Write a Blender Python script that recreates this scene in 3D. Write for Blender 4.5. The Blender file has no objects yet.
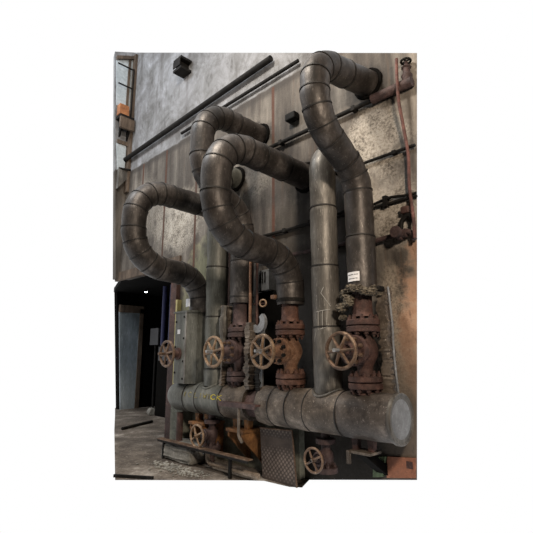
import bpy, bmesh, math, random
from mathutils import Vector, Matrix
random.seed(7)
PI = math.pi
COL = bpy.context.scene.collection

# ------------------------------------------------------------------ helpers
def mesh_of(bm, name):
    me = bpy.data.meshes.new(name); bm.normal_update(); bm.to_mesh(me); bm.free(); return me

def base_of(p):
    v = Vector((0, 0, 0))
    while p is not None:
        v = v + p.location; p = p.parent
    return v

def obj(name, bm, mat, parent=None, smooth=True, local=False, loc=None):
    """link bm as one mesh; bm is in world coordinates unless local"""
    off = base_of(parent)
    if loc is not None: off = Vector(loc)
    if not local: bmesh.ops.translate(bm, vec=-off, verts=bm.verts)
    bmesh.ops.recalc_face_normals(bm, faces=bm.faces)
    if smooth:
        for f in bm.faces: f.smooth = True
        for e in bm.edges:
            if len(e.link_faces) == 2 and e.calc_face_angle(0) > 0.6: e.smooth = False
    me = mesh_of(bm, name)
    o = bpy.data.objects.new(name, me); COL.objects.link(o)
    if mat: me.materials.append(mat)
    if parent: o.parent = parent
    if loc is not None: o.location = Vector(loc) - base_of(parent)
    return o

def tag(o, label, cat, group=None):
    o['label'] = label; o['category'] = cat
    if group: o['group'] = group
    return o

def thing(name, label, cat, loc, group=None):
    o = bpy.data.objects.new(name, None); COL.objects.link(o); o.location = loc
    o.empty_display_size = .1
    return tag(o, label, cat, group)

def struct(name, bm, mat, parent=None, smooth=False):
    o = obj(name, bm, mat, parent, smooth)
    if parent is None: o['kind'] = 'structure'
    return o

def dup(src, parent, loc):
    c = src.copy(); COL.objects.link(c); c.parent = parent
    c.location = Vector(loc) - base_of(parent); return c

def box(bm, x0, x1, y0, y1, z0, z1, bev=0):
    r = bmesh.ops.create_cube(bm, size=1)
    vs = r['verts']
    for v in vs:
        v.co = Vector((x0 + (v.co.x + .5) * (x1 - x0), y0 + (v.co.y + .5) * (y1 - y0), z0 + (v.co.z + .5) * (z1 - z0)))
    if bev:
        es = list({e for v in vs for e in v.link_edges})
        bmesh.ops.bevel(bm, geom=es, offset=bev, segments=2, affect='EDGES', profile=.5)
    return bm

def frame_for(d):
    d = Vector(d).normalized()
    a = Vector((1, 0, 0)) if abs(d.x) < .9 else Vector((0, 0, 1))
    u = (a - d * a.dot(d)).normalized()
    return u, d.cross(u)

def lathe(bm, p, d, prof, n=32, cap=True, jitter=0):
    """revolve prof [(t, r)...] about axis d through p"""
    p = Vector(p); d = Vector(d).normalized(); u, w = frame_for(d)
    rings = []
    for t, r in prof:
        if r < 1e-5:
            rings.append([bm.verts.new(p + d * t)])
        else:
            rings.append([bm.verts.new(p + d * t + (u * math.cos(2 * PI * k / n) + w * math.sin(2 * PI * k / n)) * (r + random.uniform(-jitter, jitter))) for k in range(n)])
    for a, b in zip(rings, rings[1:]):
        for k in range(n):
            k2 = (k + 1) % n
            q = [a[k % len(a)], a[k2 % len(a)], b[k2 % len(b)], b[k % len(b)]]
            q2 = []
            for v in q:
                if v not in q2: q2.append(v)
            if len(q2) > 2:
                try: bm.faces.new(q2)
                except ValueError: pass
    if cap:
        for rg in (rings[0], rings[-1]):
            if len(rg) > 2: bm.faces.new(rg)
    return bm

def rod(bm, a, b, r, n=12, r2=None):
    a = Vector(a); b = Vector(b)
    return lathe(bm, a, b - a, [(0, r), ((b - a).length, r if r2 is None else r2)], n)

def tube(bm, pts, r, n=12, cap=True):
    """sweep a circle along pts (parallel transport); r may be a list"""
    pts = [Vector(p) for p in pts]; N = len(pts)
    if not isinstance(r, (list, tuple)): r = [r] * N
    T = []
    for i in range(N):
        T.append((pts[min(i + 1, N - 1)] - pts[max(i - 1, 0)]).normalized())
    u, w = frame_for(T[0]); rings = []
    for i in range(N):
        u = (u - T[i] * u.dot(T[i])).normalized(); w = T[i].cross(u)
        rings.append([bm.verts.new(pts[i] + (u * math.cos(2 * PI * k / n) + w * math.sin(2 * PI * k / n)) * r[i]) for k in range(n)])
    for a, b in zip(rings, rings[1:]):
        for k in range(n):
            bm.faces.new((a[k], a[(k + 1) % n], b[(k + 1) % n], b[k]))
    if cap:
        bm.faces.new(rings[0]); bm.faces.new(rings[-1])
    return bm

def torus(bm, c, d, R, r, n=40, m=10):
    c = Vector(c); u, w = frame_for(d); d = Vector(d).normalized()
    rings = []
    for k in range(n):
        a = 2 * PI * k / n; e = u * math.cos(a) + w * math.sin(a)
        rings.append([bm.verts.new(c + e * (R + r * math.cos(2 * PI * j / m)) + d * r * math.sin(2 * PI * j / m)) for j in range(m)])
    for k in range(n):
        a = rings[k]; b = rings[(k + 1) % n]
        for j in range(m):
            bm.faces.new((a[j], a[(j + 1) % m], b[(j + 1) % m], b[j]))
    return bm

def prism(bm, poly, vec):
    """extrude a 3D polygon by vec"""
    vec = Vector(vec); a = [bm.verts.new(Vector(p)) for p in poly]; b = [bm.verts.new(Vector(p) + vec) for p in poly]
    n = len(a); bm.faces.new(a); bm.faces.new(b[::-1])
    for k in range(n): bm.faces.new((a[k], a[(k + 1) % n], b[(k + 1) % n], b[k]))
    return bm

def loft(bm, pa, pb):
    a = [bm.verts.new(Vector(p)) for p in pa]; b = [bm.verts.new(Vector(p)) for p in pb]
    n = len(a); bm.faces.new(a); bm.faces.new(b[::-1])
    for k in range(n): bm.faces.new((a[k], a[(k + 1) % n], b[(k + 1) % n], b[k]))
    return bm

def fillet(pts, rad, step=.035):
    """polyline with filleted corners -> dense list of points"""
    pts = [Vector(p) for p in pts]; out = [pts[0]]
    for i in range(1, len(pts) - 1):
        a, b, c = pts[i - 1], pts[i], pts[i + 1]
        d1 = (a - b).normalized(); d2 = (c - b).normalized()
        ang = d1.angle(d2); R = rad[i - 1]; t = R / math.tan(ang / 2)
        t = min(t, (a - b).length * .98, (c - b).length * .98); R = t * math.tan(ang / 2)
        cen = b + (d1 + d2).normalized() * (R / math.sin(ang / 2))
        p1 = b + d1 * t; p2 = b + d2 * t
        v1 = p1 - cen; v2 = p2 - cen; tot = v1.angle(v2); n = max(4, int(tot * R / step))
        ax = v1.cross(v2).normalized()
        for k in range(n + 1):
            out.append(cen + Matrix.Rotation(tot * k / n, 3, ax) @ v1)
    out.append(pts[-1])
    dense = [out[0]]
    for p in out[1:]:
        d = (p - dense[-1]).length
        if d < 1e-5: continue
        n = max(1, int(d / step))
        q = dense[-1].copy()
        for k in range(1, n + 1): dense.append(q.lerp(p, k / n))
    return dense

# ------------------------------------------------------------------ materials
class NT:
    def __init__(s, name):
        s.m = bpy.data.materials.new(name); s.m.use_nodes = True
        s.t = s.m.node_tree; s.b = s.t.nodes['Principled BSDF']
        tc = s.t.nodes.new('ShaderNodeTexCoord'); s.co = tc.outputs['Object']
    def N(s, ty, **kw):
        n = s.t.nodes.new(ty)
        for k, v in kw.items(): setattr(n, k, v)
        return n
    def L(s, a, b): s.t.links.new(a, b)
    def scaled(s, sc):
        m = s.N('ShaderNodeMapping'); m.inputs['Scale'].default_value = sc; s.L(s.co, m.inputs['Vector']); return m.outputs[0]
    def noise(s, scale=5, detail=6, rough=.6, stretch=(1, 1, 1), dist=0):
        n = s.N('ShaderNodeTexNoise'); n.inputs['Scale'].default_value = scale; n.inputs['Detail'].default_value = detail
        n.inputs['Roughness'].default_value = rough; n.inputs['Distortion'].default_value = dist
        s.L(s.scaled(stretch), n.inputs['Vector']); return n.outputs['Fac']
    def ramp(s, fac, stops):
        r = s.N('ShaderNodeValToRGB'); e = r.color_ramp.elements
        while len(e) < len(stops): e.new(.5)
        for el, (p, c) in zip(e, stops):
            el.position = p; el.color = (*c, 1) if not isinstance(c, (int, float)) else (c, c, c, 1)
        s.L(fac, r.inputs['Fac']); return r.outputs['Color']
    def mix(s, fac, a, b, mode='MIX'):
        m = s.N('ShaderNodeMix', data_type='RGBA', blend_type=mode)
        for sock, v in ((m.inputs[0], fac), (m.inputs[6], a), (m.inputs[7], b)):
            if isinstance(v, (int, float)): sock.default_value = v
            elif isinstance(v, tuple): sock.default_value = (*v, 1)
            else: s.L(v, sock)
        return m.outputs[2]
    def math(s, op, a, b=0):
        m = s.N('ShaderNodeMath', operation=op)
        for sock, v in ((m.inputs[0], a), (m.inputs[1], b)):
            if isinstance(v, (int, float)): sock.default_value = v
            else: s.L(v, sock)
        return m.outputs[0]
    def step(s, v, a, b):
        m = s.N('ShaderNodeMapRange'); m.interpolation_type = 'SMOOTHSTEP'
        m.inputs['From Min'].default_value = a; m.inputs['From Max'].default_value = b
        s.L(v, m.inputs['Value']); return m.outputs[0]
    def done(s, color, rough=.7, metal=0, bump=None, bstr=.3, bdist=.02, spec=.4):
        def put(sock, v):
            if isinstance(v, (int, float)): sock.default_value = v
            elif isinstance(v, tuple): sock.default_value = (*v, 1)
            else: s.L(v, sock)
        put(s.b.inputs['Base Color'], color); put(s.b.inputs['Roughness'], rough); put(s.b.inputs['Metallic'], metal)
        s.b.inputs['Specular IOR Level'].default_value = spec
        if bump is not None:
            n = s.N('ShaderNodeBump'); n.inputs['Strength'].default_value = bstr; n.inputs['Distance'].default_value = bdist
            s.L(bump, n.inputs['Height']); s.L(n.outputs[0], s.b.inputs['Normal'])
        return s.m

def worn(name, c1, c2, c3=None, scale=4, rough=.6, metal=0, bump=.3, stretch=(1, 1, 1), p=(.35, .55, .72), spec=.4):
    k = NT(name); f = k.noise(scale, 8, .65, stretch); g = k.noise(scale * 9, 5, .6, stretch)
    col = k.ramp(f, [(p[0], c1), (p[1], c2), (p[2], c3 or c2)])
    col = k.mix(k.ramp(g, [(.3, .0), (.75, .55)]), col, tuple(x * .45 for x in c1))
    h = k.noise(scale * 16, 3, .7, (stretch[0], stretch[1], stretch[2] * .6))
    col = k.mix(k.math('MULTIPLY', k.step(h, .60, .72), .55), col, tuple(min(.8, x * 1.35) for x in (c3 or c2)))
    col = k.mix(k.math('MULTIPLY', k.step(k.noise(scale * .7, 5, .6), .50, .68), .5), col, tuple(x * .5 for x in c1))
    return k.done(col, rough, metal, k.math('ADD', f, k.math('MULTIPLY', g, .6)), bump, spec=spec)

def flat(name, c, rough=.7, metal=0, emit=0, spec=.4):
    k = NT(name); f = k.noise(12, 4); col = k.ramp(f, [(.3, tuple(x * .75 for x in c)), (.7, c)])
    m = k.done(col, rough, metal, f, .1, spec=spec)
    if emit:
        k.b.inputs['Emission Color'].default_value = (*c, 1); k.b.inputs['Emission Strength'].default_value = emit
    return m

def wall_mat():
    k = NT('stained_plaster_wall')
    sep = k.N('ShaderNodeSeparateXYZ'); k.L(k.co, sep.inputs[0]); x, z = sep.outputs['X'], sep.outputs['Z']
    big = k.noise(.9, 7, .6); mid = k.noise(3.2, 8, .65); fine = k.noise(26, 6, .7)
    streak = k.noise(2.4, 7, .65, (1, 1, .13)); strk2 = k.noise(9, 6, .6, (1, 1, .06))
    brush = k.noise(1.5, 10, .74, (1.1, 1, 1), .5)
    # limewashed plaster of the upper storey
    up = k.ramp(brush, [(.28, (.06, .058, .057)), (.44, (.16, .158, .158)), (.58, (.245, .245, .255)), (.76, (.42, .43, .455))])
    up = k.mix(k.math('MULTIPLY', k.step(streak, .5, .66), .6), up, (.085, .078, .074))
    # sheeted middle storey: grey-brown with runs
    lo = k.ramp(streak, [(.34, (.026, .021, .018)), (.48, (.078, .067, .057)), (.58, (.135, .119, .102)), (.74, (.27, .24, .205))])
    lo = k.mix(k.step(strk2, .55, .75), lo, (.085, .06, .045))
    # bare lime patches, plus the bright light spot painted beside the tall right pipe
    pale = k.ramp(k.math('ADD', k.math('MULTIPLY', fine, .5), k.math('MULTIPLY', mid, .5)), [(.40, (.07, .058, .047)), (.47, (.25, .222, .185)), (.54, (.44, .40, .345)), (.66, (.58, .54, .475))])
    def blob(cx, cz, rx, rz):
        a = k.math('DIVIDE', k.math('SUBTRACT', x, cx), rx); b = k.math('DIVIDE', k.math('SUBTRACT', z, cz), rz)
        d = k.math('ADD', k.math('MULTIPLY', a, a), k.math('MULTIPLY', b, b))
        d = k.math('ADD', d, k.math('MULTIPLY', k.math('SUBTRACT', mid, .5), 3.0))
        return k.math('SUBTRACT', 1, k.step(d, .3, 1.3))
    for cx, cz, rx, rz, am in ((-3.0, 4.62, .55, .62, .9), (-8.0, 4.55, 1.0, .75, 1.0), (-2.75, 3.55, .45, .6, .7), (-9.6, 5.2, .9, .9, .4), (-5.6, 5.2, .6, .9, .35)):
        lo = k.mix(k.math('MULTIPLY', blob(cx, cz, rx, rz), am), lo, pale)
    # rust ground at the right below the tap
    lo = k.mix(k.math('MULTIPLY', blob(-2.85, 1.7, .26, 1.1), .8), lo, k.ramp(fine, [(.35, (.14, .115, .09)), (.6, (.42, .36, .29))]))
    lo = k.mix(k.math('MULTIPLY', blob(-2.3, 1.9, .5, 1.4), .9), lo, k.ramp(mid, [(.3, (.24, .135, .085)), (.5, (.44, .27, .18)), (.7, (.60, .45, .34))]))
    # greenish paint by the doorway
    lo = k.mix(k.math('MULTIPLY', blob(-7.0, 2.9, .75, .95), .85), lo, k.ramp(streak, [(.3, (.12, .115, .065)), (.7, (.36, .34, .21))]))
    # near-black towards the foot, brown at the right end
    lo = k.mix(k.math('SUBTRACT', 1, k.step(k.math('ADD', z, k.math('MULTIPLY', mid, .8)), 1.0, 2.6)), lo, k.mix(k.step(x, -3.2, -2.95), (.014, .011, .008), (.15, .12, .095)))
    zz = k.math('ADD', z, k.math('MULTIPLY', k.math('SUBTRACT', mid, .5), .12))
    col = k.mix(k.step(zz, 6.46, 6.53), lo, up)
    col = k.mix(k.math('MULTIPLY', k.math('MULTIPLY', k.step(zz, 6.28, 6.42), k.math('SUBTRACT', 1, k.step(zz, 6.47, 6.52))), .75), col, (.04, .034, .03))  # soft shadow line below the thick rail, painted into the wall colour
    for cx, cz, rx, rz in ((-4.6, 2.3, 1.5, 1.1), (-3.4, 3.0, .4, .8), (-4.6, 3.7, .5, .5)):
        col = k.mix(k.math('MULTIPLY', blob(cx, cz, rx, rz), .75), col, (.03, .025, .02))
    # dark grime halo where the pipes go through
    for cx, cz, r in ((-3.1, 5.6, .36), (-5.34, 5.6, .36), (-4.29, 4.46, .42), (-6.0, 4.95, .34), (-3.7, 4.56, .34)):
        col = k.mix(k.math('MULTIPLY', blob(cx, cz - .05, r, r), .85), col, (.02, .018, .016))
    # joints of the sheets: rusty verticals
    for jx in (-5.03, -6.2, -7.35, -8.6, -9.7):
        d = k.math('ABSOLUTE', k.math('SUBTRACT', x, jx))
        m = k.math('MULTIPLY', k.math('SUBTRACT', 1, k.step(d, .02, .05)), k.math('SUBTRACT', 1, k.step(z, 6.45, 6.5)))
        col = k.mix(m, col, (.07, .03, .018))
    col = k.mix(k.math('MULTIPLY', k.step(big, .49, .66), .5), col, (.042, .035, .03))
    col = k.mix(k.math('MULTIPLY', k.step(k.noise(7, 7, .7, (1, 1, .35)), .54, .68), .55), col, (.04, .033, .028))
    col = k.mix(k.math('MULTIPLY', k.step(fine, .58, .72), .5), col, (.035, .03, .026))
    return k.done(col, .75, 0, k.math('ADD', k.math('ADD', brush, mid), k.math('MULTIPLY', fine, .35)), .55, .03, .3)

M = {}
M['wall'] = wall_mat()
M['clad'] = worn('weathered_sheet_cladding', (.02, .017, .015), (.062, .053, .048), (.17, .152, .14), 3.2, .47, .4, .22, (1, 1, .5))
M['clad_grey'] = worn('grey_sheet_cladding', (.055, .049, .043), (.14, .13, .116), (.33, .31, .28), 2.8, .48, .35, .16, (1.5, 1.5, .35))
M['clad_green'] = worn('green_grey_sheet', (.06, .06, .05), (.125, .127, .113), (.21, .21, .185), 2.8, .5, .3, .14, (1.5, 1.5, .35))
M['clad_tan'] = worn('dusty_tan_cladding', (.04, .03, .022), (.145, .117, .093), (.36, .305, .25), 3.0, .55, .2, .25)
M['clad_brown'] = worn('brown_grey_cladding', (.03, .023, .019), (.10, .083, .071), (.26, .225, .2), 3.0, .5, .3, .25)
M['band'] = worn('dark_seam_band', (.012, .011, .01), (.025, .022, .02), None, 8, .6, .3)
M['rust'] = worn('red_brown_rusty_iron', (.03, .015, .012), (.078, .038, .031), (.19, .105, .085), 6, .7, .1, .5)
M['rust_purple'] = worn('purple_brown_rusty_iron', (.03, .018, .018), (.075, .045, .042), (.15, .095, .09), 6, .7, .1, .5)
M['rust_orange'] = worn('orange_brown_rusty_iron', (.08, .036, .02), (.22, .115, .065), (.42, .27, .18), 6, .7, .1, .5)
M['rust_mid'] = worn('mid_brown_rusty_iron', (.045, .02, .014), (.12, .056, .038), (.27, .15, .11), 6, .7, .1, .5)
M['tan'] = worn('dusty_tan_pipe', (.16, .12, .085), (.32, .25, .19), (.45, .37, .3), 6, .8)
M['ochre'] = worn('ochre_rust_plate', (.06, .028, .012), (.24, .105, .032), (.36, .17, .06), 3, .75, .05, .4)
M['dark_iron'] = worn('black_iron', (.004, .0035, .003), (.011, .0095, .008), (.026, .021, .018), 8, .75, .1, .4, spec=.2)
M['wheel'] = worn('worn_brown_wheel', (.06, .035, .022), (.16, .098, .063), (.36, .26, .18), 9, .5, .3, .3)
M['wheel_tan'] = worn('worn_brass_wheel', (.10, .06, .035), (.29, .19, .115), (.52, .39, .27), 9, .45, .3, .3)
M['steel'] = worn('bright_steel', (.18, .18, .18), (.38, .38, .38), (.55, .55, .55), 10, .4, .6, .2)
M['cap'] = worn('blue_grey_end_cap', (.13, .135, .145), (.24, .25, .265), (.36, .375, .4), 2.2, .55, .1, .2)
M['wool'] = worn('shredded_mineral_wool', (.05, .04, .03), (.16, .135, .1), (.32, .28, .22), 14, .95, 0, .9)
M['floor'] = worn('dusty_concrete_floor', (.055, .042, .032), (.17, .142, .116), (.46, .42, .375), 1.8, .9, 0, .6)
M['concrete'] = worn('pale_concrete', (.13, .125, .11), (.27, .26, .235), (.4, .39, .36), 2.5, .9, 0, .5)
M['green_conc'] = worn('greenish_concrete', (.08, .08, .06), (.18, .18, .145), (.27, .27, .22), 2.5, .85, 0, .4)
M['black'] = flat('matt_black', (.005, .0045, .004), .95, spec=.05)
M['room'] = worn('unlit_room_dark', (.002, .002, .002), (.004, .0037, .0035), (.007, .006, .006), 2, .95, 0, .2, spec=.05)  # darkness of the unlit room is put into this near-black colour
M['door'] = worn('pale_blue_door_paint', (.16, .19, .21), (.27, .31, .34), (.36, .4, .43), 1.6, .7, 0, .2, (1, 1, .3))
M['brown_wood'] = worn('brown_timber', (.045, .03, .02), (.12, .085, .06), (.2, .15, .11), 3, .8, 0, .4, (2, 2, .3))
M['blue'] = flat('blue_paint', (.035, .04, .11), .7)
M['greyp'] = flat('dull_grey_paint', (.07, .07, .075), .7)
M['hose'] = worn('dusty_red_rubber', (.05, .022, .018), (.15, .06, .05), (.24, .13, .11), 8, .7)
M['label'] = flat('white_label_card', (.72, .72, .74), .6)
M['ink'] = flat('black_ink', (.02, .02, .025), .7)
M['chalk'] = flat('chalk_white', (.34, .33, .31), .9)
M['yellow'] = flat('yellow_paint', (.55, .45, .04), .7); M['yellow_worn'] = worn('worn_yellow_paint', (.08, .075, .055), (.22, .19, .06), (.5, .42, .06), 30)
M['ygreen'] = flat('faded_yellow_edge', (.42, .36, .16), .7)
M['green'] = worn('green_painted_post', (.07, .1, .05), (.16, .22, .12), (.26, .33, .2), 5, .7)
M['orange_sheet'] = worn('orange_red_sheet', (.18, .07, .04), (.34, .14, .08), (.42, .2, .13), 3, .7)
M['orange_beam'] = worn('rusty_orange_beam', (.2, .075, .03), (.4, .16, .06), (.5, .24, .11), 4, .7)
M['glass'] = worn('milky_window_glass', (.4, .45, .48), (.55, .6, .63), (.66, .7, .72), 1.5, .25, 0, .05)
M['bulb'] = flat('glowing_bulb', (.9, .95, 1), .5, 0, 6)
M['grey_cowl'] = worn('grey_sheet_cowl', (.12, .125, .13), (.22, .225, .23), (.3, .3, .31), 3, .5, .3)
M['hall'] = worn('dark_hall_shell', (.012, .011, .01), (.025, .022, .02), (.04, .035, .03), 1, .9)  # dark so the added shell bounces little light
def plate_mat():
    k = NT('studded_tread_plate'); v = k.N('ShaderNodeTexVoronoi'); v.inputs['Scale'].default_value = 20; v.inputs['Randomness'].default_value = 0
    m = k.N('ShaderNodeMapping'); m.inputs['Rotation'].default_value = (0, .785, 0); k.L(k.co, m.inputs[0]); k.L(m.outputs[0], v.inputs['Vector'])
    s = k.step(v.outputs['Distance'], .25, .5); f = k.noise(3, 6)
    col = k.mix(s, k.ramp(f, [(.3, (.10, .075, .06)), (.7, (.24, .19, .16))]), k.ramp(f, [(.3, (.03, .022, .018)), (.7, (.085, .065, .055))]))
    return k.done(col, .6, .3, s, -.6)
M['plate'] = plate_mat()

# ------------------------------------------------------------------ setting
FZ = -.15
bm = bmesh.new()                        # big back wall with the doorway at its left
front = [(-10.6, 3.55), (-10.6, 10.25), (-2.268, 5.682), (-2.673, .152), (-4.33, FZ), (-7.8, FZ), (-7.8, 3.55)]
back = [(-10.6, 3.55), (-10.6, 10.0), (-2.75, 5.45), (-3.2, .3), (-4.9, FZ), (-7.8, FZ), (-7.8, 3.55)]
loft(bm, [(x, 0, z) for x, z in front], [(x, .25, z) for x, z in back])
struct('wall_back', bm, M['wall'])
bm = bmesh.new()                        # side wall of the upper storey
loft(bm, [(-10.6, 0, 3.55), (-10.6, -.12, 3.55), (-10.6, -.61, 9.95), (-10.6, 0, 10.25)], [(-10.8, 0, 3.55), (-10.8, -.1, 3.55), (-10.8, -.55, 9.9), (-10.8, 0, 10.2)])
struct('wall_left', bm, M['wall'])
bm = bmesh.new(); T = .05
fl = [(-6.29, -1.98), (-4.95, -.66), (-4.75, -.5), (-4.3, -.46), (-4.16, -.36), (-4.33, 0), (-4.33, .2), (-7.2, 6), (-14.6, 6), (-14.6, 2.1), (-12.89, 1.26), (-10.4, .02)]
fb = [(-6.5, -1.6), (-5.3, -.4), (-4.95, -.3), (-4.8, -.2), (-4.7, -.1), (-4.7, .1), (-4.7, .2), (-7.2, 6), (-14.6, 6), (-14.6, 2.2), (-12.6, 1.5), (-10.2, .3)]
loft(bm, [(x, y, FZ) for x, y in fl], [(x, y, FZ - T) for x, y in fb])
struct('floor', bm, M['floor'])
bm = bmesh.new()                        # the dark room beyond the doorway
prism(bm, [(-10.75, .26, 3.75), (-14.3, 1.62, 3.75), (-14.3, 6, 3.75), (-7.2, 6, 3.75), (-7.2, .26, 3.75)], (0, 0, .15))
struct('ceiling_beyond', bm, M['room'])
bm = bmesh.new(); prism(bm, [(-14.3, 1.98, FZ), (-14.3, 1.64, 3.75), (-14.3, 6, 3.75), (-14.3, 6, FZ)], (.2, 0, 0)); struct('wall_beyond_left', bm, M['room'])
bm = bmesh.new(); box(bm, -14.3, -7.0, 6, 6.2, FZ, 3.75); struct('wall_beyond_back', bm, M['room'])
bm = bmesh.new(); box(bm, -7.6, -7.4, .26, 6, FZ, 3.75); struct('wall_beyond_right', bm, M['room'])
bm = bmesh.new(); box(bm, -10.78, -7.8, -.05, .02, 3.5, 3.72); struct('trim_1', bm, M['brown_wood'])      # lintel beam
bm = bmesh.new(); box(bm, -10.62, -10.42, -.07, -.002, 5.9, 10.08); struct('trim_2', bm, M['brown_wood'])    # corner post

# unseen hall shell behind the viewer, added to block the world's light
bm = bmesh.new(); box(bm, -10, 4.2, -9.2, -9, FZ, 9.2); struct('wall_front_blocker', bm, M['hall'])
bm = bmesh.new(); box(bm, 4, 4.2, -9, 4, FZ, 9.2); struct('wall_right_blocker', bm, M['hall'])
bm = bmesh.new(); prism(bm, [(4, -9, 9.2), (4, 3.5, 9.2), (2.5, 2.5, 9.2), (-8.8, -7.5, 9.2), (-9.5, -9, 9.2)], (0, 0, .2)); struct('ceiling_blocker', bm, M['hall'])
bm = bmesh.new(); prism(bm, [(4, -9, FZ - .2), (4, 4, FZ - .2), (2.9, 3.2, FZ - .2), (-4.8, -4.5, FZ - .2), (-9.3, -9, FZ - .2)], (0, 0, .2)); struct('floor_front_blocker', bm, M['hall'])

# doorway jamb with a rusty angle and a yellow edge
t = thing('door_jamb', 'rust-streaked steel jamb on the right side of the dark doorway', 'door jamb', (-7.9, 0, FZ))
bm = bmesh.new(); box(bm, -8.02, -7.8, -.1, .02, FZ, 3.5, .01); obj('post', bm, M['rust'], t, False)
bm = bmesh.new(); box(bm, -7.8, -7.74, -.1, 0, .6, 2.75); obj('edge_strip', bm, M['ygreen'], t, False)['label'] = 'faded yellow edge strip'
# door leaf in the room beyond
t = thing('door_leaf', 'pale blue-grey door panel standing open inside the dark doorway', 'door', (-14.05, 2.2, FZ))
bm = bmesh.new(); prism(bm, [(-14.08, 2.0, FZ), (-14.08, 1.74, 3.05), (-14.08, 2.5, 3.05), (-14.08, 2.5, FZ)], (.06, 0, 0)); obj('panel', bm, M['door'], t, False)
bm = bmesh.new(); box(bm, -14.09, -13.98, 2.50, 2.64, FZ, 3.2); obj('frame', bm, M['brown_wood'], t, False)
bm = bmesh.new(); box(bm, -14.09, -13.98, 1.74, 2.64, 3.05, 3.3); obj('head_rail', bm, M['brown_wood'], t, False)
# things inside the dark room
for i, (x, r, lb) in enumerate(((-11.95, .07, 'left one of two blue pipes in the dark room beyond the doorway'), (-11.5, .09, 'right thicker one of two blue pipes in the dark room beyond the doorway'))):
    bm = bmesh.new(); rod(bm, (x, 2.2, 1.9), (x, 2.2, 3.75), r); tag(obj('blue_pipe', bm, M['blue']), lb, 'pipe', 'blue pipes beyond the doorway')
t = thing('cabinet', 'dull grey cabinet in the dark room under the blue pipes', 'cabinet', (-11.4, 2.2, FZ))
bm = bmesh.new(); box(bm, -11.9, -11.2, 2.0, 2.5, FZ, 1.9, .02); obj('body', bm, M['black'], t, False)
bm = bmesh.new(); box(bm, -11.8, -11.3, 1.98, 2.0, 1.45, 1.85); obj('panel', bm, M['greyp'], t, False)
bm = bmesh.new(); box(bm, -13.4, -12.9, 2.6, 2.66, 1.95, 2.5); tag(obj('panel_board', bm, M['greyp'], None, False), 'small grey board on a post in the dark room near the open door', 'board')
bm = bmesh.new(); rod(bm, (-13.15, 2.68, FZ), (-13.15, 2.68, 2.5), .04); tag(obj('board_post', bm, M['dark_iron']), 'thin black post behind the grey board in the dark room', 'post')
t = thing('pendant_lamp', 'small glowing lamp hanging in the dark room beyond the doorway', 'lamp', (-12.78, 2.0, 3.75))
bm = bmesh.new(); rod(bm, (-12.78, 2.0, 3.75), (-12.78, 2.0, 3.68), .012, 8); obj('cord', bm, M['black'], t)
bm = bmesh.new(); lathe(bm, (-12.78, 2, 3.7), (0, 0, -1), [(0, .02), (.03, .07), (.05, .1), (.055, .1)], 16); obj('lamp_shade', bm, M['black'], t)
bm = bmesh.new(); lathe(bm, (-12.78, 2, 3.65), (0, 0, -1), [(0, .05), (.02, .045), (.04, 0)], 12); obj('bulb', bm, M['bulb'], t)
bm = bmesh.new(); bmesh.ops.create_icosphere(bm, subdivisions=2, radius=.13, matrix=Matrix.Translation((-12.1, 2.0, FZ + .09)))
for v in bm.verts: v.co += Vector((random.uniform(-.03, .03), random.uniform(-.03, .03), random.uniform(-.02, .02)))
tag(obj('stone', bm, M['concrete']), 'grey stone lying on the floor inside the dark doorway', 'stone')
# bar on the floor
bm = bmesh.new(); rod(bm, (-10.2, .12, FZ + .035), (-10.75, 1.25, FZ + .035), .035, 8)
tag(obj('iron_bar', bm, M['dark_iron']), 'black iron bar lying on the dusty floor before the doorway', 'bar')
bm = bmesh.new(); box(bm, 0, 0.62, -.02, .02, 0, .04)
bmesh.ops.rotate(bm, cent=(0, 0, 0), matrix=Matrix.Rotation(math.atan2(.33, .5), 3, 'Z'), verts=bm.verts); bmesh.ops.translate(bm, vec=(-6.45, -1.92, FZ), verts=bm.verts)
tag(obj('iron_strip', bm, M['dark_iron'], None, False), 'thin black iron strip on the floor at the very front left', 'strip')

# landing with railings at the top left
t = thing('window', 'milky windowpane with brown bars high on the side wall at the top left', 'window', (-10.58, -.25, 8.3))
bm = bmesh.new(); loft(bm, [(-10.595, -.06, 8.35), (-10.595, -.46, 8.35), (-10.595, -.56, 9.7), (-10.595, -.06, 9.95)], [(-10.57, -.06, 8.35), (-10.57, -.46, 8.35), (-10.57, -.56, 9.7), (-10.57, -.06, 9.95)]); obj('pane', bm, M['glass'], t, False)
bm = bmesh.new(); box(bm, -10.57, -10.53, -.2, -.14, 8.3, 9.9); obj('glazing_bar', bm, M['brown_wood'], t, False)
bm = bmesh.new(); loft(bm, [(-10.57, -.06, 9.95), (-10.57, -.56, 9.7), (-10.57, -.57, 9.8), (-10.57, -.06, 10.05)], [(-10.5, -.06, 9.95), (-10.5, -.56, 9.7), (-10.5, -.57, 9.8), (-10.5, -.06, 10.05)]); obj('head_rail', bm, M['brown_wood'], t, False)
t = thing('window', 'narrow milky windowpane below the landing at the left edge', 'window', (-10.58, -.2, 6.6))
bm = bmesh.new(); loft(bm, [(-10.595, -.1, 6.5), (-10.595, -.3, 6.5), (-10.595, -.38, 7.25), (-10.595, -.1, 7.25)], [(-10.57, -.1, 6.5), (-10.57, -.3, 6.5), (-10.57, -.38, 7.25), (-10.57, -.1, 7.25)]); obj('pane', bm, M['glass'], t, False)
bm = bmesh.new(); box(bm, -10.59, -10.54, -.36, -.06, 7.25, 7.36); obj('head_rail', bm, M['brown_wood'], t, False)
t = thing('landing', 'dark steel landing on brackets high up at the left edge', 'landing', (-10.45, -.3, 7.6))
bm = bmesh.new(); box(bm, -10.6, -10.3, -.44, -.04, 7.92, 8.0); obj('deck', bm, M['dark_iron'], t, False)
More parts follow.
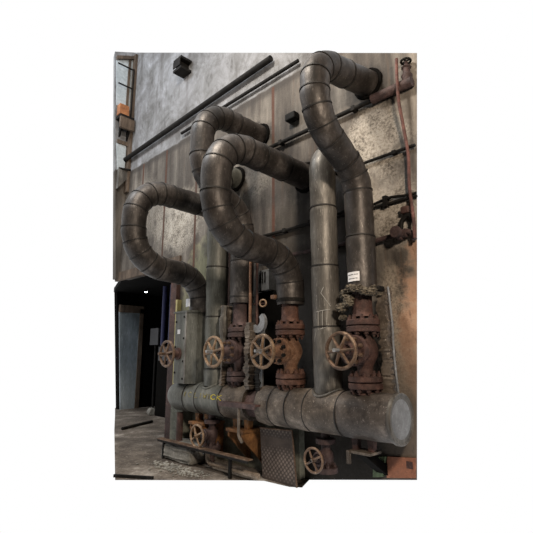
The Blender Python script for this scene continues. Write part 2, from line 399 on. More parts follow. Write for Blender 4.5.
bm = bmesh.new(); box(bm, -10.36, -10.28, -.44, -.04, 7.6, 7.92); obj('edge_beam', bm, M['brown_wood'], t, False)
bm = bmesh.new(); prism(bm, [(-10.58, -.34, 7.92), (-10.32, -.34, 7.92), (-10.58, -.34, 7.45)], (0, .05, 0)); obj('bracket', bm, M['dark_iron'], t, False)
bm = bmesh.new(); prism(bm, [(-10.58, -.12, 7.92), (-10.32, -.12, 7.92), (-10.58, -.12, 7.4)], (0, .05, 0)); obj('bracket', bm, M['dark_iron'], t, False)
for zz, a in ((9.52, -.57), (8.93, -.52)):
    bm = bmesh.new(); rod(bm, (-10.42, a, zz), (-10.42, -.09, zz), .022, 8); obj('handrail', bm, M['dark_iron'], t)
bm = bmesh.new(); rod(bm, (-10.42, -.1, 8.0), (-10.42, -.1, 9.56), .022, 8); obj('post', bm, M['dark_iron'], t)
bm = bmesh.new(); box(bm, -10.5, -10.32, -.47, -.2, 8.0, 8.3, .01)
tag(obj('beam', bm, M['orange_beam'], None, False), 'rusty orange steel beam end resting on the dark landing', 'beam')

# wall fittings ---------------------------------------------------------
def rail(name, label, cat, a, b, r, mat, clips=0, group=None):
    t = thing(name, label, cat, a, group)
    bm = bmesh.new(); rod(bm, a, b, r, 12); obj('pipe', bm, mat, t)
    a = Vector(a); b = Vector(b)
    for i in range(clips):
        p = a.lerp(b, (i + .5) / clips); bm = bmesh.new(); box(bm, p.x - .03, p.x + .03, p.y - r - .004, 0, p.z - r - .006, p.z + r + .006, .005); obj('wall_clip', bm, mat, t, False)
    return t
t = rail('iron_rail', 'thick black rail, uppermost of those crossing the wall', 'rail', (-11.0, -.1, 6.84), (-4.98, -.1, 7.0), .06, M['dark_iron'], 0)
rail('thin_rail', 'thin black rail running just below the thick black one', 'rail', (-7.9, -.07, 6.62), (-4.35, -.07, 6.63), .034, M['dark_iron'], 0)
t = rail('water_pipe', 'dark pipe crossing the wall behind the tall right gooseneck with a tap at its end', 'pipe', (-5.15, -.07, 5.24), (-2.9, -.07, 5.24), .035, M['dark_iron'], 3)
bm = bmesh.new(); rod(bm, (-2.95, -.08, 5.24), (-2.33, -.08, 5.24), .07, 14); obj('pipe_end', bm, M['rust_purple'], t)['label'] = 'thicker rusty end of the pipe'
bm = bmesh.new(); lathe(bm, (-2.40, -.08, 5.26), (0, 0, 1), [(0, .06), (.1, .075), (.14, .05), (.2, .05), (.22, .07), (.26, .03), (.33, .02)], 14); obj('valve_body', bm, M['rust_purple'], t)
bm = bmesh.new(); torus(bm, (-2.40, -.08, 5.58), (0, 0, 1), .065, .016, 20, 8); rod(bm, (-2.465, -.08, 5.58), (-2.335, -.08, 5.58), .012, 6); rod(bm, (-2.4, -.145, 5.58), (-2.4, -.015, 5.58), .012, 6); obj('tap_wheel', bm, M['dark_iron'], t)
rail('conduit', 'thin black conduit on the wall right of the gooseneck, next below the tap pipe', 'pipe', (-3.6, -.05, 4.33), (-2.37, -.05, 4.33), .022, M['dark_iron'], 2)
t = thing('cable_run', 'pair of black cables crossing the wall right of the gooseneck below the conduit', 'cable', (-3.5, 0, 3.66))
for dz, y in ((0, -.04), (.055, -.05)):
    pts = [(-4.2 + 1.8 * s / 20, y, 3.63 + dz + .03 * math.sin(s * .9) * dz * 12) for s in range(21)]
    bm = bmesh.new(); tube(bm, pts, .02, 8); obj('cable', bm, M['dark_iron'], t)
for x in (-3.3, -2.85):
    bm = bmesh.new(); box(bm, x - .03, x + .03, -.08, 0, 3.59, 3.74); obj('clip', bm, M['dark_iron'], t, False)
rail('thin_conduit', 'thin black conduit on the wall between the middle gooseneck and the plain riser', 'pipe', (-5.75, -.05, 3.64), (-3.7, -.05, 3.64), .03, M['dark_iron'], 3)
rail('ledge_pipe', 'rusty pipe on the wall lower down between the middle gooseneck and the plain riser', 'pipe', (-5.2, -.05, 3.2), (-3.2, -.05, 3.2), .03, M['rust_purple'], 2)
# stop cock at the right
t = thing('wall_tap', 'rusty stop cock with a curved outlet on the wall at the right edge', 'tap', (-2.62, 0, 3.15))
bm = bmesh.new(); rod(bm, (-3.1, -.07, 3.13), (-2.68, -.07, 3.16), .035, 10); obj('inlet_pipe', bm, M['rust_purple'], t)
bm = bmesh.new(); lathe(bm, (-2.72, -.07, 3.16), (1, 0, 0), [(0, .05), (.03, .085), (.09, .085), (.1, .06), (.16, .06)], 14); lathe(bm, (-2.64, -.07, 3.16), (0, -1, 0), [(0, .06), (.1, .055), (.12, .075), (.16, .075)], 14); obj('body', bm, M['rust_purple'], t)
bm = bmesh.new(); tube(bm, fillet([(-2.6, -.07, 3.17), (-2.5, -.07, 3.2), (-2.46, -.07, 3.05)], [.09]), .035, 10); obj('spout', bm, M['rust_purple'], t)
bm = bmesh.new(); tube(bm, fillet([(-2.64, -.07, 3.16), (-2.62, -.07, 3.34), (-2.5, -.07, 3.42), (-2.47, -.07, 3.3)], [.08, .05]), .03, 10); obj('bypass', bm, M['dark_iron'], t)
bm = bmesh.new(); box(bm, -2.62, -2.5, -.1, 0, 3.42, 3.52, .02); obj('wall_bracket', bm, M['rust'], t, False)
# red hose
pts = [(-2.49, -.17, 5.62), (-2.50, -.17, 5.35), (-2.50, -.17, 5.0), (-2.48, -.12, 4.6), (-2.46, -.08, 4.2), (-2.48, -.07, 3.8), (-2.45, -.1, 3.5), (-2.42, -.14, 3.3), (-2.42, -.14, 3.05)]
def smooth_pts(pts, n=6):
    P = [Vector(p) for p in pts]; out = []
    for i in range(len(P) - 1):
        p0 = P[max(i - 1, 0)]; p1 = P[i]; p2 = P[i + 1]; p3 = P[min(i + 2, len(P) - 1)]
        for k in range(n):
            s = k / n
            out.append(.5 * ((2 * p1) + (p2 - p0) * s + (2 * p0 - 5 * p1 + 4 * p2 - p3) * s * s + (3 * p1 - p0 - 3 * p2 + p3) * s ** 3))
    out.append(P[-1]); return out
bm = bmesh.new(); tube(bm, smooth_pts(pts), .022, 10)
tag(obj('red_hose', bm, M['hose']), 'dusty red hose hanging down the wall near the right edge', 'hose')
# steel stub high on the plaster
t = thing('beam_stub', 'black steel beam stub sticking out high on the pale plaster', 'beam', (-7.85, 0, 8.3))
bm = bmesh.new(); box(bm, -8.02, -7.7, -.3, 0, 8.38, 8.44); box(bm, -8.02, -7.7, -.3, 0, 8.12, 8.18); box(bm, -7.9, -7.82, -.3, 0, 8.18, 8.38); obj('section', bm, M['dark_iron'], t, False)
bm = bmesh.new(); box(bm, -8.0, -7.72, -.32, -.3, 8.2, 8.36); obj('end_plate', bm, M['dark_iron'], t, False)
# lamp bracket left end of the rail
t = thing('lamp_bracket', 'dark sheet-metal cowl under the left end of the thick black rail', 'bracket', (-10.5, -.15, 6.2))
bm = bmesh.new(); prism(bm, [(-10.59, -.3, 6.5), (-10.59, -.02, 6.5), (-10.59, -.02, 6.32), (-10.59, -.3, 5.95)], (.12, 0, 0)); obj('cowl', bm, M['clad_grey'], t, False)
bm = bmesh.new(); rod(bm, (-10.5, -.3, 6.52), (-10.4, .0, 6.52), .03, 8); obj('arm', bm, M['dark_iron'], t)
# stop bracket by the tall pipe on the wall
bm = bmesh.new(); box(bm, -4.62, -4.4, -.14, 0, 5.55, 5.68, .02); tag(obj('wall_bracket', bm, M['dark_iron'], None, False), 'small black wall bracket left of the tall right gooseneck', 'bracket')

# ------------------------------------------------------------------ insulated pipes
def pipe(label, X, path, rads, R, mat, cuts, tagcat='insulated pipe', collar=True, n=36, name='insulated_pipe'):
    """path in the (y, z) plane at x = X; cuts = spacing of the lap seams along it"""
    pts = fillet([(X, y, z) for y, z in path], rads)
    t = thing(name, label, tagcat, pts[-1], 'gooseneck pipes' if name == 'insulated_pipe' else 'straight risers')
    s = [0]
    for a, b in zip(pts, pts[1:]): s.append(s[-1] + (b - a).length)
    bends = []
    def curv(i):
        if i < 1 or i > len(pts) - 2: return 0
        return (pts[i + 1] - pts[i]).angle(pts[i] - pts[i - 1])
    # seam positions: close in bends, far apart in straights
    seams = []; acc = 0; last = 0
    for i in range(1, len(pts) - 1):
        gap = cuts[0] if curv(i) > .01 else cuts[1]
        if s[i] - last >= gap and s[-1] - s[i] > .1: seams.append(i); last = s[i]
    rr = []
    prev = 0
    nxt = seams + [len(pts) - 1]
    for i in range(len(pts)):
        j = [q for q in nxt if q >= i][0]; p = ([0] + [q for q in seams if q < i])[-1]
        f = (s[i] - s[p]) / max(1e-4, s[j] - s[p])
        rr.append(R + .010 * (1 - f) - .002)
    # sheet ripple
    bm = bmesh.new(); tube(bm, pts, rr, n)
    for v in bm.verts:
        h = math.sin(v.co.x * 31 + v.co.z * 17) * math.sin(v.co.y * 23 + v.co.z * 9)
        v.co += Vector((1, 1, 1)) * .0025 * h
    obj('cladding', bm, mat, t)
    for i in seams:
        d = (pts[i + 1] - pts[i - 1]).normalized()
        d = (d + Vector((random.uniform(-.05, .05), random.uniform(-.04, .04), random.uniform(-.04, .04)))).normalized()
        bm = bmesh.new(); lathe(bm, pts[i] - d * .009, d, [(0, R - .01), (0, R + .0115), (.018, R + .0115), (.018, R - .01)], n, False); obj('seam_band', bm, M['band'], t)
    if collar:
        bm = bmesh.new(); lathe(bm, (X, -.035, path[0][1]), (0, 1, 0), [(0, R + .005), (0, R + .05), (.04, R + .06)], n, False, .006); obj('wall_collar', bm, M['black'], t)
    return t

YR = -.42
HZ = .885
p5 = pipe('tall dark gooseneck pipe at the right, dropping to the red-brown valve', -3.05, [(0, 5.58), (-1.28, 5.3), (-1.3, 4.5), (-.40, 3.98), (-.40, 2.42)], [.42, .62, .5], .185, M['clad'], (.2, .62))
p3 = pipe('dark gooseneck pipe in the middle, bulging out over its orange valve', -4.28, [(0, 4.46), (-1.86, 4.46), (-1.86, 3.1), (-.42, 3.04), (-.42, 2.33)], [.52, .62, .5], .2, M['clad'], (.19, .5))
p2 = pipe('tall dark gooseneck pipe behind the middle one, bending back over the left wall', -5.36, [(0, 5.6), (-1.32, 5.6), (-1.32, 4.45), (-.42, 3.95), (-.42, 2.44)], [.5, .55, .5], .19, M['clad'], (.2, .6))
p1 = pipe('dark gooseneck pipe at the far left, dropping into a grey sheet box', -6.5, [(0, 4.42), (-1.83, 4.42), (-1.83, 3.1), (-.42, 3.02), (-.42, 2.36)], [.55, .62, .5], .2, M['clad'], (.2, .55))
rA = pipe('plain straight grey riser between the middle and right valves with chalk marks', -3.63, [(0, 4.56), (-.42, 4.56), (-.42, 1.1)], [.34], .185, M['clad_grey'], (.3, .82), name='riser_pipe')
rB = pipe('plain straight dark riser right of the grey sheet box', -6.02, [(0, 4.95), (-.42, 4.95), (-.42, 1.1)], [.34], .19, M['clad_green'], (.3, .85), name='riser_pipe')

def on_pipe(X, R, ang, z, Y=YR):
    return Vector((X + R * math.cos(ang), Y + R * math.sin(ang), z))
def stroke(bm, X, R, pts, w=.011, Y=YR):
    """painted stroke lying on a vertical pipe: pts = (angle deg, z)"""
    P = []
    for (a0, z0), (a1, z1) in zip(pts, pts[1:]):
        for k in range(6): P.append(on_pipe(X, R, math.radians(a0 + (a1 - a0) * k / 6), z0 + (z1 - z0) * k / 6, Y))
    P.append(on_pipe(X, R, math.radians(pts[-1][0]), pts[-1][1], Y))
    tube(bm, P, w * .5, 6)
bm = bmesh.new()                         # chalked marks on the riser
for st in ([(-98, 2.17), (-36, 2.2)], [(-86, 2.18), (-88, 1.95)], [(-67, 2.18), (-69, 1.95)], [(-48, 2.19), (-52, 1.97)], [(-94, 1.93), (-46, 1.97)], [(-72, 2.42), (-34, 2.24)], [(-112, 1.78), (-98, 1.93)], [(-60, 2.5), (-72, 2.42)]):
    stroke(bm, -3.63, .1885, st, .009)
obj('chalk_marks', bm, M['chalk'], rA)
# white label on the right pipe
def patch(X, R, a0, a1, z0, z1, th=.004, Y=YR):
    bm = bmesh.new(); n = 8; A = []; B = []
    for k in range(n + 1):
        a = math.radians(a0 + (a1 - a0) * k / n)
        A.append([bm.verts.new(on_pipe(X, R + th, a, z, Y)) for z in (z0, z1)]); B.append([bm.verts.new(on_pipe(X, R, a, z, Y)) for z in (z0, z1)])
    for k in range(n):
        bm.faces.new((A[k][0], A[k + 1][0], A[k + 1][1], A[k][1])); bm.faces.new((B[k][0], B[k][1], B[k + 1][1], B[k + 1][0]))
        bm.faces.new((A[k][0], B[k][0], B[k + 1][0], A[k + 1][0])); bm.faces.new((A[k][1], A[k + 1][1], B[k + 1][1], B[k][1]))
    bm.faces.new((A[0][0], A[0][1], B[0][1], B[0][0])); bm.faces.new((A[n][0], B[n][0], B[n][1], A[n][1]))
    return bm
tg = obj('label_plate', patch(-3.05, .192, -122, -66, 2.52, 2.64, Y=-.40), M['label'], p5, False); tg['label'] = 'white label plate with two printed lines'
bm = bmesh.new()
for zz, segs in ((2.605, ((-116, -104), (-102, -90), (-87, -80), (-78, -72))), (2.555, ((-112, -98), (-95, -84), (-82, -74)))):
    for a0, a1 in segs: stroke(bm, -3.05, .1965, [(a0, zz), (a1, zz)], .008, -.40)
obj('print', bm, M['ink'], tg)
tg = obj('label_plate', patch(-6.5, .218, -118, -78, 2.46, 2.6, Y=-.47), M['label'], p1, False); tg['label'] = 'small white tag'

# ------------------------------------------------------------------ sheet box round the first valve
t = thing('valve_box', 'grey-green riveted sheet box around the far left valve', 'valve box', (-6.62, -.42, 1.08))
bm = bmesh.new()
prof = [(-6.9, -.66), (-6.86, -.7), (-6.5, -.7), (-6.36, -.58), (-6.3, -.2), (-6.9, -.2)]
prism(bm, [(x, y, 1.12) for x, y in prof], (0, 0, 1.26)); obj('casing', bm, M['clad_green'], t, False)
bm = bmesh.new(); prism(bm, [(-6.92, -.715, 2.36), (-6.49, -.715, 2.36), (-6.34, -.59, 2.36), (-6.28, -.19, 2.36), (-6.92, -.19, 2.36)], (0, 0, .03)); obj('top_flange', bm, M['clad_green'], t, False)
bm = bmesh.new(); box(bm, -6.55, -6.5, -.71, -.69, 1.12, 2.36); obj('corner_strip', bm, M['clad_grey'], t, False)
bm = bmesh.new(); lathe(bm, (-6.83, -.7, 2.2), (0, -1, 0), [(0, .02), (.012, .018), (.02, 0)], 10); r0 = obj('rivet', bm, M['dark_iron'], t, local=False)
for (x, z) in ((-6.83, 1.75), (-6.83, 1.3), (-6.58, 2.28), (-6.58, 1.9), (-6.58, 1.5), (-6.58, 1.2)):
    dup(r0, t, (x + 6.83 + t.location.x, t.location.y, z - 2.2 + t.location.z))
bm = bmesh.new(); box(bm, -6.78, -6.7, -.705, -.695, 1.98, 2.06); obj('chipped_patch', bm, M['label'], t, False)

# ------------------------------------------------------------------ valves
def bolt_mesh(r=.03, h=.06):
    bm = bmesh.new(); lathe(bm, (0, 0, 0), (0, 0, 1), [(0, r), (h * .55, r), (h * .6, r * .55), (h, r * .5)], 6); 
    bmesh.ops.recalc_face_normals(bm, faces=bm.faces); return mesh_of(bm, 'bolt')
BOLT = bolt_mesh()
BOLTS = bolt_mesh(.027, .055)
def bolts(parent, mat, c, d, R, n, me, phase=0):
    c = Vector(c); u, w = frame_for(d); q = Vector((0, 0, 1)).rotation_difference(Vector(d))
    for k in range(n):
        a = 2 * PI * k / n + phase
        o = bpy.data.objects.new('bolt', me); COL.objects.link(o); o.parent = parent
        o.location = c + (u * math.cos(a) + w * math.sin(a)) * R - base_of(parent); o.rotation_mode = 'QUATERNION'; o.rotation_quaternion = q
        if not me.materials: me.materials.append(None)
        o.material_slots[0].link = 'OBJECT'; o.material_slots[0].material = mat

def handwheel(parent, c, R, mat, spokes=6, d=(0, -1, 0), phase=.3, hubmat=None):
    c = Vector(c); u, w = frame_for(d); dv = Vector(d).normalized()
    bm = bmesh.new(); torus(bm, c, d, R, R * .11, 44, 10); wh = obj('handwheel', bm, mat, parent)
    for k in range(spokes):
        a = 2 * PI * k / spokes + phase; e = u * math.cos(a) + w * math.sin(a)
        bm = bmesh.new(); pts = [c + dv * .015 + e * .03, c + dv * .012 + e * R * .5, c + e * R * .97]; tube(bm, pts, [R * .12, R * .09, R * .08], 8); obj('spoke', bm, mat, wh)
    bm = bmesh.new(); lathe(bm, c - dv * .04, d, [(0, R * .17), (.05, R * .2), (.075, R * .16), (.08, R * .1), (.1, R * .1)], 14); obj('hub', bm, hubmat or mat, wh)
    return wh

def gate_valve(label, X, mat, wheelmat, ztop, wheel_y=-.96, Rw=.205, phase=.3, hubmat=None, fmat=None):
    fmat = fmat or mat
    t = thing('gate_valve', label, 'valve', (X, YR, 1.15), 'bolted gate valves on the header')
    ax = (0, 0, 1)
    bm = bmesh.new()
    lathe(bm, (X, YR, 0), ax, [(1.0, .115), (1.2, .115), (1.36, .12), (1.40, .098), (1.46, .098), (1.52, .125), (1.58, .155), (1.66, .17), (1.74, .155), (1.80, .125), (1.86, .098), (1.93, .098), (1.98, .12)], 28)
    lathe(bm, (X, YR, 1.66), (0, -1, 0), [(-.14, .10), (-.1, .14), (.05, .155), (.2, .14), (.215, .14)], 24)
    obj('body', bm, mat, t)
    bm = bmesh.new(); lathe(bm, (X, YR, 0), ax, [(2.08, .155), (2.12, .13), (2.2, .125), (ztop, .125)], 28); obj('nozzle', bm, fmat, t)
    for zc in (1.275, 1.965):
        f = None
        for dz in (-.042, .042):
            bm = bmesh.new(); a, b = zc + dz - .036, zc + dz + .036
            lathe(bm, (X, YR, 0), ax, [(a, .1), (a, .205), (a + .008, .213), (b - .008, .213), (b, .205), (b, .1)], 32); f2 = obj('flange', bm, fmat, t)
            bolts(f2, fmat, (X, YR, zc + (.078 if dz > 0 else -.078)), (0, 0, 1 if dz > 0 else -1), .172, 10, BOLT, .2)
    bm = bmesh.new(); y0 = YR - .2
    lathe(bm, (X, YR, 1.66), (0, -1, 0), [(.185, .1), (.185, .182), (.225, .187), (.23, .18), (.235, .187), (.275, .182), (.275, .11)], 30); bf = obj('bonnet_flange', bm, mat, t)
    bolts(bf, M['wheel'] if mat is not M['rust_orange'] else M['dark_iron'], (X, YR - .275, 1.66), (0, -1, 0), .145, 8, BOLTS, .4)
    bm = bmesh.new(); lathe(bm, (X, YR, 1.66), (0, -1, 0), [(.27, .1), (.31, .075), (.38, .06), (.39, .075), (.42, .075), (.425, .04), (.47, .035)], 20); obj('gland', bm, mat, t)
    L = YR - wheel_y
    bm = bmesh.new(); rod(bm, (X, YR - .4, 1.66), (X, wheel_y - .14, 1.66), .022, 12); obj('stem', bm, M['steel'], t)
    handwheel(t, (X, wheel_y, 1.655), Rw, wheelmat, 6, phase=phase, hubmat=hubmat)
    return t
gate_valve('red-brown bolted gate valve at the right, below the labelled gooseneck', -3.05, M['rust'], M['wheel'], 2.46, -.92, .205, .1)
gate_valve('orange-brown bolted gate valve in the middle, below the middle gooseneck', -4.29, M['rust_orange'], M['wheel_tan'], 2.4, -.99, .215, .4, M['steel'], M['rust_mid'])
gate_valve('purple-brown bolted gate valve left of the orange one, behind a tan handwheel', -5.38, M['rust_purple'], M['wheel_tan'], 2.5, -.97, .22, .2, M['steel'])
# handwheel of the boxed valve
t = thing('boxed_valve_wheel', 'brown handwheel and spindle coming out of the grey sheet box at the far left', 'handwheel', (-6.74, -.7, 1.63))
bm = bmesh.new(); lathe(bm, (-6.74, -.69, 1.63), (0, -1, 0), [(0, .11), (.03, .11), (.035, .07), (.1, .06), (.1, .08), (.13, .08), (.13, .035)], 16); obj('gland', bm, M['rust'], t)
bm = bmesh.new(); rod(bm, (-6.74, -.75, 1.63), (-6.74, -1.1, 1.63), .022); obj('stem', bm, M['wheel'], t)
handwheel(t, (-6.74, -.93, 1.63), .215, M['wheel'], 6, phase=.2)

# ------------------------------------------------------------------ header (manifold)
t = thing('header_pipe', 'fat horizontal header pipe running below all the valves', 'header pipe', (-4.9, YR, .6))
AX = (1, 0, 0)
bm = bmesh.new(); lathe(bm, (0, YR, HZ), AX, [(-7.0, .2), (-4.7, .2)], 28); obj('bare_pipe', bm, M['rust_purple'], t)
def clad(name, x0, x1, R, mat, dome=False, jitter=0):
    bm = bmesh.new(); n = int((x1 - x0) / .09) + 1
    prof = [(x0 + (x1 - x0) * k / n, R) for k in range(n + 1)]
    if dome: prof = [(x0 - .2, 0), (x0 - .195, R * .35), (x0 - .16, R * .65), (x0 - .1, R * .87), (x0 - .04, R * .97)] + prof
    lathe(bm, (0, YR, HZ), AX, prof, 40, True)
    for v in bm.verts:
        h = math.sin(v.co.x * 13 + v.co.z * 9) * math.sin(v.co.y * 15 + v.co.x * 5)
        r = Vector((0, v.co.y - YR, v.co.z - HZ)); 
        if r.length > .1: v.co += r.normalized() * (.006 * h + random.uniform(-jitter, jitter))
    return obj(name, bm, mat, t)
clad('left_cladding', -7.0, -5.62, .265, M['clad_green'], True).name = 'cladding'
clad('cladding', -5.62, -5.05, .262, M['clad_tan'], False, .008)
ragged = clad('cladding', -4.78, -4.5, .272, M['clad_tan'], False, .012)
xs = [-4.5, -4.18, -3.86, -3.34, -2.62]
for a, b, m_ in zip(xs, xs[1:], (M['clad_tan'], M['clad_tan'], M['clad_tan'], M['clad_brown'])):
    clad('cladding', a + .004, b, .278, m_)
for x in (-6.6, -6.25, -5.62, -4.5, -4.18, -3.86, -3.34):
    R = .268 if x < -5 else .281
    bm = bmesh.new(); lathe(bm, (x - .008, YR, HZ), AX, [(0, R - .02), (0, R + .004), (.016, R + .004), (.016, R - .02)], 40, False); obj('seam_band', bm, M['band'], t)
bm = bmesh.new(); lathe(bm, (-2.63, YR, HZ), AX, [(0, .28), (0, .292), (.035, .292), (.045, .28), (.03, .262), (.03, .1)], 40, False); obj('end_ring', bm, M['clad_grey'], t)
bm = bmesh.new(); lathe(bm, (-2.64, YR, HZ), AX, [(0, .268), (.035, .264), (.04, .22), (.043, 0)], 40, False); obj('end_cap', bm, M['cap'], t)['label'] = 'pale blue-grey end cap'
# weld collars where the risers enter
def saddle(X, r, R, mat, w=.018):
    bm = bmesh.new(); P = []
    for k in range(41):
        a = 2 * PI * k / 40; dx = r * math.cos(a); dy = r * math.sin(a)
        P.append((X + dx, YR + dy, HZ + math.sqrt(max(0, R * R - dy * dy)) + .004))
    tube(bm, P, w, 8); obj('weld_collar', bm, mat, t)
saddle(-3.63, .2, .278, M['clad_grey']); saddle(-6.02, .2, .266, M['clad_green']); saddle(-3.05, .128, .278, M['rust'], .014); saddle(-4.29, .128, .275, M['rust'], .014); saddle(-5.38, .128, .262, M['rust'], .014)
# yellow brushed letters on the left part
def pt_h(x, ang, R): return Vector((x, YR + R * math.cos(ang), HZ + R * math.sin(ang)))
def hstroke(bm, pts, R=.266, w=.007):
    P = []
    for (x0, a0), (x1, a1) in zip(pts, pts[1:]):
        for k in range(5): P.append(pt_h(x0 + (x1 - x0) * k / 5, math.radians(a0 + (a1 - a0) * k / 5), R))
    P.append(pt_h(pts[-1][0], math.radians(pts[-1][1]), R)); tube(bm, P, w, 6)
bm = bmesh.new()
def letter(x, segs, s=.09):
    for sg in segs: hstroke(bm, [(x + u * s, 158 + (1 - v) * 17) for u, v in sg])
C_ = [[(1, .85), (.5, 1), (.1, .7), (.1, .3), (.5, 0), (1, .15)]]
L_ = [[(.1, 1), (.1, 0), (.9, 0)]]; I_ = [[(.3, 1), (.3, 0)]]; W_ = [[(0, 1), (.25, 0), (.5, .7), (.75, 0), (1, 1)]]; K_ = [[(.1, 1), (.1, 0)], [(.9, 1), (.1, .5), (.9, 0)]]
for x, g in ((-6.55, I_), (-6.42, C_), (-6.24, L_), (-6.1, I_), (-6.0, W_), (-5.88, I_)): letter(x, g)
obj('yellow_letters', bm, M['yellow_worn'], t)
bm = bmesh.new()
letter(-5.80, C_, .12); letter(-5.64, K_, .12)
obj('yellow_letters', bm, M['yellow'], t)

# rusty tray plank across the gap
t = thing('tray_plank', 'dark rusty plank lying across the front of the header pipe at its torn gap', 'plank', (-5.05, -.62, .86))
bm = bmesh.new(); box(bm, -5.42, -4.62, -.8, -.5, .885, .915, .006); obj('board', bm, M['rust'], t, False)
bm = bmesh.new(); box(bm, -5.42, -4.62, -.815, -.8, .85, .92); obj('lip', bm, M['rust_purple'], t, False)
bm = bmesh.new(); tube(bm, fillet([(-4.98, -.79, .86), (-4.98, -.79, .46), (-4.9, -.79, .38)], [.1]), .022, 8); tag(obj('hanging_rod', bm, M['clad_tan']), 'bent grey rod hanging below the rusty plank', 'rod')

# shreds of wool and casing remnants
def ragged_strip(x0, x1, y0, y1, z0, z1, amp=.025, seed=1):
    rnd = random.Random(seed); bm = bmesh.new(); n = 60; rings = []; a = b = 0
    for k in range(n + 1):
        z = z0 + (z1 - z0) * k / n; a = a * .7 + rnd.uniform(-amp, amp) * .7; b = b * .7 + rnd.uniform(-amp, amp) * .7; c = rnd.uniform(-.006, .006)
        rings.append([bm.verts.new((x0 + a, y0 + c, z)), bm.verts.new((x1 + b, y0 + c, z)), bm.verts.new((x1 + b, y1, z)), bm.verts.new((x0 + a, y1, z))])
    for p, q in zip(rings, rings[1:]):
        for k in range(4): bm.faces.new((p[k], p[(k + 1) % 4], q[(k + 1) % 4], q[k]))
    bm.faces.new(rings[0]); bm.faces.new(rings[-1]); return bm
t = thing('casing_remnant', 'ragged upright remnant of sheet casing right of the red-brown valve', 'broken casing', (-2.83, -.35, 1.15), 'broken sheet casings beside the valves')
obj('sheet', ragged_strip(-2.87, -2.74, -.36, -.22, 1.1, 2.44, .03, 3), M['clad_tan'], t, False)
bm = bmesh.new(); tube(bm, smooth_pts([(-2.72, -.34, 2.44), (-2.69, -.34, 2.0), (-2.7, -.32, 1.6), (-2.68, -.3, 1.12)]), .012, 8); obj('edge_rod', bm, M['cap'], t)
bm = bmesh.new(); box(bm, -2.95, -2.76, -.47, -.3, 2.38, 2.45, .02); obj('clamp', bm, M['dark_iron'], t, False)
t = thing('casing_remnant', 'ragged upright remnant of sheet casing left of the purple-brown valve', 'broken casing', (-5.62, -.5, 1.15), 'broken sheet casings beside the valves')
obj('sheet', ragged_strip(-5.68, -5.62, -.6, -.42, 1.12, 2.42, .02, 4), M['clad_tan'], t, False)
bm = bmesh.new(); tube(bm, smooth_pts([(-5.6, -.58, 2.4), (-5.58, -.62, 2.2), (-5.6, -.6, 1.9), (-5.6, -.6, 1.75)]), [.05] * 6 + [.07] * 6 + [.05] * 7, 8); obj('torn_flap', bm, M['clad_grey'], t)
t = thing('casing_remnant', 'ragged upright remnant of sheet casing between the orange and purple-brown valves', 'broken casing', (-4.95, -.5, 1.1), 'broken sheet casings beside the valves')
obj('sheet', ragged_strip(-5.06, -4.97, -.62, -.5, 1.1, 2.1, .03, 5), M['clad_tan'], t, False)
obj('sheet', ragged_strip(-4.84, -4.75, -.6, -.58, 1.0, 1.85, .02, 6), M['dark_iron'], t, False)
# wool under the right pipe
t = thing('torn_insulation', 'shredded grey wool hanging from the lower end of the right gooseneck', 'insulation', (-3.05, -.4, 2.35))
rnd = random.Random(5)
def tuft(cx, cy, cz, r, sub=3):
    bm = bmesh.new(); bmesh.ops.create_icosphere(bm, subdivisions=sub, radius=r)
    for v in bm.verts:
        v.co = v.co * (1 + rnd.uniform(-.28, .28)); v.co.z *= .75; v.co += Vector((cx, cy, cz))
    return bm
for k in range(13):
    a = math.radians(-175 + 15 * k); rr_ = .21 + rnd.uniform(-.03, .03)
    obj('tuft', tuft(-3.05 + rr_ * math.cos(a), -.40 + rr_ * math.sin(a), 2.42 - rnd.uniform(-.02, .07) - (.12 if k in (3, 4) else 0), .06 + rnd.uniform(-.01, .02)), M['wool'], t, False)
obj('tuft', tuft(-3.27, -.56, 2.2, .075), M['wool'], t, False); obj('tuft', tuft(-3.3, -.5, 2.08, .05), M['wool'], t, False)

# clutter between the middle valves -------------------------------------
t = thing('vent_box', 'small grey louvred box on the wall behind the middle gooseneck', 'vent box', (-5.1, 0, 2.75))
bm = bmesh.new(); box(bm, -5.25, -4.95, -.2, 0, 2.65, 3.0, .01); obj('body', bm, M['grey_cowl'], t, False)
for k in range(4):
    bm = bmesh.new(); box(bm, -5.22 + k * .06, -5.2 + k * .06, -.215, -.2, 2.78, 2.96); obj('louvre', bm, M['dark_iron'], t, False)
bm = bmesh.new(); box(bm, -5.3, -4.6, -.1, 0, 1.15, 2.64); tag(obj('cavity_panel', bm, M['black'], None, False), 'flat black panel standing in for the dark cavity behind the orange and purple valves', 'panel')  # black sheet stands in for the dark cavity behind the risers
for x, y, lb in ((-5.11, -.46, 'thin rusty orange pipe standing right of the purple-brown valve'), (-5.12, -.3, 'darker thin rusty pipe close behind the orange-brown one, nearer the wall')):
    bm = bmesh.new(); tube(bm, fillet([(x, 0, 3.2), (x, y, 3.2), (x, y, 1.95), (x + .3, y, 1.85)], [.1, .16]), .024, 10); tag(obj('thin_pipe', bm, M['rust_orange'] if y < -.4 else M['rust']), lb, 'pipe', 'thin rusty pipes between the valves')
t = thing('sheet_cowl', 'pale curled sheet hook on a grey strap above the middle handwheel', 'bracket', (-4.85, -.5, 1.7))
bm = bmesh.new(); pa = []; 
for k in range(13):
    a = math.radians(-150 + 17 * k); pa.append((-4.87 + .16 * math.cos(a), -.5, 2.1 + .16 * math.sin(a)))
pb = [(-4.9 + .085 * math.cos(math.radians(-140 + 15 * k)), -.5, 2.13 + .085 * math.sin(math.radians(-140 + 15 * k))) for k in range(13)]
vs = []
for sgn in (-.03, .03):
    vs.append([bm.verts.new((x, y + sgn, z)) for x, y, z in pa] ); vs.append([bm.verts.new((x, y + sgn, z)) for x, y, z in pb])
